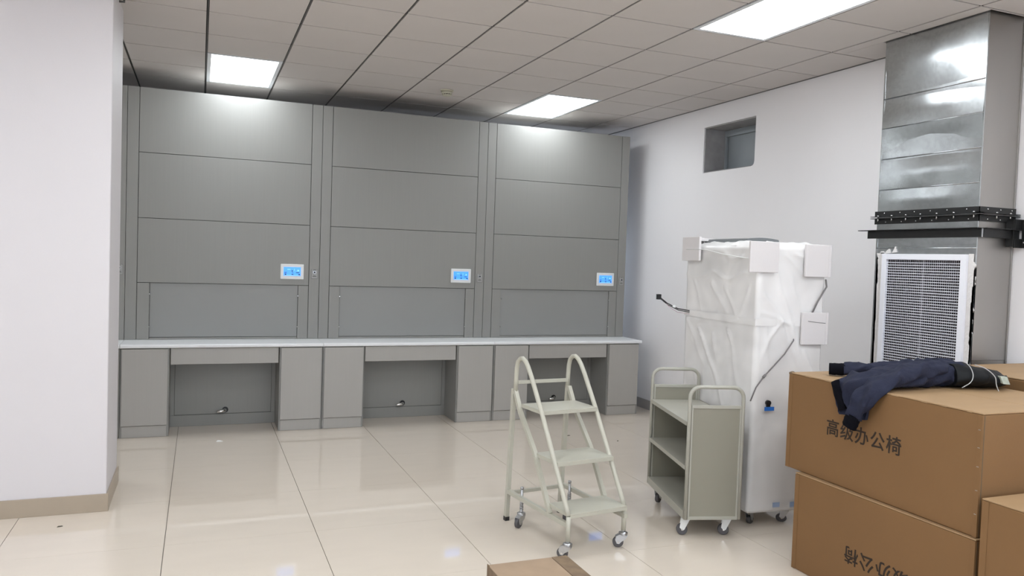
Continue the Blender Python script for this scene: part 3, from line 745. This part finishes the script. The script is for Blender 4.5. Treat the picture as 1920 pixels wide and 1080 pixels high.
# packing strap round the cabinet
q = MB(); zc_, hh = 1.285, .022
q.box((-.020, -.020, zc_-hh), (cw+.018, -.0185, zc_+hh)); q.box((-.021, -.0185, zc_-hh), (-.0195, cd+.01, zc_+hh))
q.build('packing_strap', M['wrap'], cb)
# hose under and over the wrap
q = MB(); q.tube([(-.035, -.026, .80), (.0, -.028, .885), (.05, -.030, .95), (.12, -.032, 1.02), (.19, -.034, 1.09), (.255, -.030, 1.175), (.262, -.020, 1.19)], .0042, 8); q.tube([(.045,-.031,.945),(.062,-.031,.962)], .008, 8); q.build('hose', M['hose'], cb)
q = MB(); q.tube([(.385, -.026, 1.345), (.42, -.030, 1.42), (cw+.010, -.026, 1.515), (cw+.014, -.010, 1.56)], .0055, 8); q.build('hose', M['hose'], cb)
q = MB(); q.tube([(.097, -.030, .785), (.097, -.012, .785)], .017, 16); q.tube([(.097, -.030, .768), (.097, -.014, .768)], .012, 12); q.build('lock_knob', M['black'], cb)
boxo('blue_tag', (.066, -.034, .738), (.134, -.030, .762), M['label'], cb)
boxo('maker_label', (.165, -.0225, .125), (.215, -.0205, .155), M['label2'], cb); boxo('maker_label', (.292, -.0225, .120), (.335, -.0205, .152), M['label2'], cb)
q = MB(); q.tube([(-.026, .76, 1.30), (-.10, .80, 1.312), (-.19, .79, 1.350), (-.255, .78, 1.392)], .0035, 6); q.tube([(-.026, .76, 1.29), (-.09, .80, 1.300), (-.18, .79, 1.336), (-.255, .78, 1.384)], .0030, 6)
cab_o = q.build('power_lead', M['black'], cb)
q = MB(); q.tube([(-.026, .76, 1.278), (-.10, .80, 1.286), (-.17, .79, 1.322), (-.20, .78, 1.345)], .0022, 6); q.build('pink_wire', mat('pale_pink_wire', (.6,.45,.5), .6), cab_o)
q = MB(); q.box((-.275, .765, 1.375), (-.250, .795, 1.412)); q.box((-.280, .768, 1.378), (-.275, .778, 1.390)); q.box((-.280, .768, 1.396), (-.275, .778, 1.408)); q.build('connector', M['black'], cab_o, .001)
q = MB(); q.box((-.145, .792, 1.318), (-.120, .806, 1.336)); q.build('tape_band', M['bezel'], cab_o, .002)
for u, v, a in ((.05, .06, .6), (cw-.16, .05, 2.6), (.06, cd-.08, 1), (cw-.07, cd-.08, 1), ): caster(cb, (u, v, -.0), a, 'cab').scale = (1, 1, .76)

# ------------------------------------------------------------------ cardboard boxes
def cjk(parent, body, size, x, y, z, rot, name='printed_lettering'):
    cu = bpy.data.curves.new(name, 'FONT'); cu.body = body; cu.size = size; cu.align_x = 'CENTER'; cu.align_y = 'CENTER'
    cu.space_character = CJK_SP; cu.offset = size*.012; cu.extrude = .0004
    t = bpy.data.objects.new(name, cu); C.objects.link(t)
    bpy.context.view_layer.update()
    me = bpy.data.meshes.new_from_object(t.evaluated_get(bpy.context.evaluated_depsgraph_get()))
    C.objects.unlink(t); bpy.data.objects.remove(t)
    me.materials.clear(); me.materials.append(M['ink2'])
    o = bpy.data.objects.new(name, me); C.objects.link(o); o.parent = parent; o.location = (x, y, z); o.rotation_euler = rot
    return o
CJK_SP = 1.13
def carton(name, label, xy, rz, w, l, z0, z1, group, seam='y', inset=.0, near_flap=True):
    """box with local x 0..w, local y 0..l"""
    e = empty(name, (xy[0], xy[1], z0), rz, label, 'cardboard box', group)
    h = z1-z0
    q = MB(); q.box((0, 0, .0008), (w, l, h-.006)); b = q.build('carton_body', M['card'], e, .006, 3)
    g = .002
    if seam == 'y':
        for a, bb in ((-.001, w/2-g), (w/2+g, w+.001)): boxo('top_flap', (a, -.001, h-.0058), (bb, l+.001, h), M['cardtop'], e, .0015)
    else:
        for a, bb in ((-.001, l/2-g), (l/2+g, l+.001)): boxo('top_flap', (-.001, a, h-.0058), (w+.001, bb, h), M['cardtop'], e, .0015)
    # overlapping glued edge on the near vertical corner + far corner, worn edges
    boxo('edge_lip', (-.0035, .0, .002), (-.0005, .022, h-.008), M['card'], e, .001)
    boxo('end_lip', (-.0025, l-.030, .002), (-.0004, l, h-.008), M['card'], e, .001)
    return e
topb = carton('cardboard_box', 'brown box of office chairs with upright printed characters, under the navy jacket', (3.031, 2.258), -.017, .79, 1.171, .523, 1.049, 'stacked office chair boxes')
lowb = carton('cardboard_box', 'brown box with upside-down printed characters, at the bottom of the stack', (3.018, 2.25), -.002, .79, 1.062, 0.0, .5225, 'stacked office chair boxes')
nearb = carton('cardboard_box', 'plain brown box in the bottom right corner, nearest the stack', (2.995, 1.18), 0.0, .78, 1.035, 0.0, .71, 'stacked office chair boxes', seam='x')
rearb = carton('cardboard_box', 'brown box behind the jacket at the right edge, between the stack and duct', (3.905, 2.18), 0.0, .745, 1.03, 0.5335, 1.100, 'stacked office chair boxes', seam='x')
rearl = carton('cardboard_box', 'brown box on the floor at the right, hidden behind the stack', (3.865, 2.18), 0.0, .79, 1.03, 0.0, .533, 'stacked office chair boxes', seam='x')
for o in (rearb, rearl): pass
cjk(topb, '高级办公椅', .091, -.0008, .639, .803-.523, (pi/2, 0, -pi/2))
cjk(lowb, '高级办公椅', .091, -.0008, .460, .217, (pi/2, pi, -pi/2))
for k, z in enumerate((.10, .20, .30, .38, .455)):
    boxo('staple', (-.0045, .006, z-.001), (-.0036, .016, z+.001), M['zinc'], topb)
for bx, hh in ((topb, .526), (lowb, .5225), (nearb, .71)):
    boxo('flap_gap', (.0075, -.0006, .004), (.0105, .001, hh-.012), M['chip'], bx)
random.seed(4)
for k in range(9):        # crushed, lifted bits of paper along the top front edge of the jacket box
    y = .04+k*.115+random.uniform(0, .05); q = MB(); a_ = random.uniform(.02, .05)
    q.hexa([(-.0025, y, .519), (.006, y, .5262), (.006, y+a_, .5262), (-.0025, y+a_, .5195), (-.0018, y+.004, .5215), (.004, y+.004, .5272), (.004, y+a_-.006, .5270), (-.0018, y+a_-.004, .5218)])
    q.build('worn_edge', M['cardtop'], topb)
q = MB(); q.hexa([(-.002, 1.150, .515), (.02, 1.15, .526), (.02, 1.173, .526), (-.002, 1.174, .515), (-.004, 1.155, .526), (.014, 1.155, .532), (.014, 1.172, .531), (-.004, 1.172, .526)]); q.build('crushed_corner', M['cardscar'], topb)
# small scuffed box at the bottom of the frame
sb = empty('cardboard_box', (1.135, 2.41, 0), .0, 'small scuffed brown box low in front of the ladder, cut by the frame', 'cardboard box')
w_, l_, h_ = .36, .585, .35
q = MB(); q.box((0, 0, .0008), (w_, l_, h_-.004)); q.build('carton_body', M['card'], sb, .003)
boxo('top_flap', (-.001, -.001, h_-.0038), (w_-.072, l_+.001, h_), M['cardold'], sb, .0012)
boxo('top_flap', (w_-.070, -.001, h_-.0038), (w_+.001, l_+.001, h_+.001), M['cardscar'], sb, .0012)
boxo('edge_lip', (-.004, l_-.02, .002), (-.0006, l_+.002, h_+.004), M['cardscar'], sb, .001)
q = MB(); q.box((-.003, -.002, h_-.06), (-.0005, l_-.02, h_-.002)); q.build('torn_strip', M['cardscar'], sb)

# ------------------------------------------------------------------ jacket
jk = empty('jacket', (3.3, 2.9, 1.05), 0, 'navy blue jacket with black ribbed cuffs thrown over the top cardboard box', 'jacket')
J0 = Vector((3.3, 2.9, 1.05))
def sweep(name, st, m, parent, n=28, wr=.010, fr=14, seed=0, sub=5, floor=None):
    """st: (center, halfwidth, halfthick, width axis). Catmull interpolation, flattened elliptical sections with fold noise."""
    P = [Vector(s[0]) for s in st]; out = []
    def cr(a, b, c, d, t): return .5*((2*b)+(c-a)*t+(2*a-5*b+4*c-d)*t*t+(3*b-a-3*c+d)*t**3)
    K = len(st)
    for k in range(K-1):
        i0, i1, i2, i3 = max(0, k-1), k, k+1, min(K-1, k+2)
        for j in range(sub):
            t = j/sub
            out.append((cr(P[i0], P[i1], P[i2], P[i3], t), st[i1][1]+(st[i2][1]-st[i1][1])*t, st[i1][2]+(st[i2][2]-st[i1][2])*t, Vector(st[i1][3]).lerp(Vector(st[i2][3]), t)))
    out.append((P[-1], st[-1][1], st[-1][2], Vector(st[-1][3])))
    q = MB(); bm = q.bm; rings = []
    for k, (p, hw, ht, ax) in enumerate(out):
        t = (out[min(k+1, len(out)-1)][0]-out[max(k-1, 0)][0]).normalized()
        a = (ax-t*ax.dot(t)).normalized(); b = t.cross(a)
        ring = []
        for j in range(n):
            an = 2*pi*j/n; c, s = math.cos(an), math.sin(an)
            cc = math.copysign(abs(c)**.85, c); ss = math.copysign(abs(s)**.8, s)
            v = p+a*cc*hw+b*ss*ht
            nn = (a*c/hw+b*s/ht).normalized()
            d = 0
            if wr:
                w1 = v-p
                L = k/len(out); g = L*2.6+an/(2*pi)*3+1.1*noise.noise(v*6+Vector((seed,0,0)))
                d = wr*(1-abs(2*((g+seed*.37)%1)-1))**1.6*1.5 - wr*.9 + wr*.7*(1-2*abs(noise.noise(Vector((v.x*fr*.7+seed, v.y*fr*.9+v.x*5, v.z*fr))))) - wr*.3 + wr*.15*noise.noise(v*fr*3+Vector((seed, 0, 0)))
            v = v+nn*d
            if floor is not None and v.x > 3.046: v.z = max(v.z, floor)
            ring.append(bm.verts.new(v-J0))
        rings.append(ring)
    for k in range(len(rings)-1):
        for j in range(n):
            f = bm.faces.new((rings[k][j], rings[k][(j+1)%n], rings[k+1][(j+1)%n], rings[k+1][j])); f.smooth = True
    bm.faces.new(rings[0][::-1]); bm.faces.new(rings[-1])
    return q.build(name, m, parent)
fz = 1.0515; Y_ = (0,1,0)
body = sweep('body', [((3.022,2.93,.90), .085,.014,Y_), ((3.018,2.93,.97), .10,.018,Y_), ((3.022,2.93,1.045), .115,.022,Y_), ((3.07,2.925,1.080), .13,.024,Y_), ((3.17,2.92,1.088), .14,.032,Y_), ((3.30,2.925,1.095), .15,.042,Y_),
    ((3.42,2.93,1.104), .155,.052,(.1,1,0)), ((3.52,2.93,1.112), .16,.060,(.2,1,0)), ((3.60,2.90,1.116), .16,.062,(.3,1,0)), ((3.66,2.88,1.110), .13,.050,(.3,1,0))], M['navy'], jk, 72, .017, 13, 1, 11, fz)
hem = sweep('waistband', [((3.010,3.055,1.060), .010,.026,(1,0,0)), ((3.004,3.035,1.02), .010,.026,(1,0,0)), ((3.004,3.01,.97), .010,.026,(1,0,0)), ((3.004,2.99,.925), .010,.024,(1,0,0))], M['rib'], jk, 16, .002, 30, 2, 4)
s1 = sweep('sleeve', [((3.52,2.98,1.115), .055,.045,Y_), ((3.44,3.05,1.105), .055,.045,Y_), ((3.36,3.12,1.095), .048,.040,Y_), ((3.29,3.19,1.090), .042,.036,(.6,.8,0)), ((3.245,3.235,1.088), .036,.033,(.6,.8,0))], M['navy'], jk, 40, .009, 20, 5, 10, fz)
sweep('cuff', [((3.252,3.23,1.088), .034,.033,(.6,.8,0)), ((3.222,3.262,1.086), .034,.033,(.6,.8,0)), ((3.195,3.290,1.085), .034,.032,(.6,.8,0))], M['rib'], s1, 20, .002, 40, 3, 4, fz)
s2 = sweep('sleeve', [((3.50,2.84,1.145), .045,.036,Y_), ((3.38,2.82,1.146), .050,.040,Y_), ((3.24,2.81,1.134), .054,.040,Y_), ((3.12,2.80,1.112), .058,.036,Y_), ((3.035,2.815,1.070), .062,.032,Y_), ((2.985,2.845,1.010), .058,.028,Y_), ((2.975,2.875,.955), .050,.026,Y_), ((2.975,2.893,.915), .044,.025,Y_)], M['navy'], jk, 48, .011, 17, 9, 12)
sweep('cuff', [((2.975,2.888,.922), .042,.025,Y_), ((2.976,2.902,.890), .041,.024,Y_), ((2.977,2.915,.858), .040,.023,Y_)], M['rib'], s2, 20, .002, 40, 4, 4)
sweep('collar_lining', [((3.55,2.90,1.116), .165,.062,(.3,1,0)), ((3.63,2.87,1.112), .170,.062,(.3,1,0)), ((3.70,2.85,1.104), .165,.054,(.3,1,0)), ((3.77,2.82,1.096), .14,.044,(.3,1,0)), ((3.83,2.80,1.090), .10,.036,(.3,1,0)), ((3.855,2.79,1.088), .06,.026,(.3,1,0))], M['lining'], jk, 48, .007, 11, 6, 8, fz)
def smooth(P, n=6):
    P = [Vector(x) for x in P]; o = []
    for k in range(len(P)-1):
        a, b, c, d = P[max(0,k-1)], P[k], P[k+1], P[min(len(P)-1,k+2)]
        for j in range(n):
            t = j/n; o.append(.5*((2*b)+(c-a)*t+(2*a-5*b+4*c-d)*t*t+(3*b-a-3*c+d)*t**3)-J0)
    return o+[P[-1]-J0]
q = MB(); q.tube(smooth(((3.572,2.765,1.178),(3.562,2.735,1.160),(3.555,2.715,1.125),(3.535,2.712,1.092),(3.50,2.730,1.064))), .0022, 6); q.build('piping', M['cord'], jk)
q = MB(); q.tube(smooth(((3.60,2.745,1.174),(3.63,2.708,1.160),(3.65,2.672,1.125),(3.655,2.665,1.085),(3.66,2.655,1.054))), .0022, 6); q.build('piping', M['cord'], jk)
q = MB()
q.hexa([Vector(p)-J0 for p in ((3.715,2.672,1.085),(3.770,2.675,1.080),(3.775,2.70,1.086),(3.72,2.70,1.09),(3.715,2.690,1.122),(3.765,2.690,1.118),(3.77,2.71,1.118),(3.72,2.71,1.122))]); q.build('neck_label', M['tag'], jk, .002)

# ------------------------------------------------------------------ small scraps on the floor
q = MB(); q.hexa([(-.03,-.012,.0005),(.028,-.008,.0005),(.02,.014,.0005),(-.018,.010,.0005),(-.02,-.006,.012),(.006,-.004,.010),(.004,.006,.009),(-.012,.006,.011)])
o = q.build('paper_scrap', M['paper']); o.location = (.184, 6.979, 0); tag(o, 'crumpled white paper scrap on floor before the left bench', 'paper scrap')
for (x, y, a, lab) in ((-.719,5.059,.3,'tiny dark chip on floor in front of the pillar'), (3.216,6.485,.1,'tiny dark chip on floor behind the ladder'), (3.565,6.183,.9,'tiny dark chip on floor between ladder and trolley, farther right')):
    q = MB(); q.hexa([(-.016,-.005,.0005),(.014,-.006,.0005),(.017,.004,.0005),(-.012,.006,.0005),(-.010,-.003,.005),(.008,-.003,.004),(.010,.002,.004),(-.008,.003,.005)])
    o = q.build('debris_chip', M['chip']); o.location = (x, y, 0); o.rotation_euler.z = a; tag(o, lab, 'debris', 'dark chips on the floor')
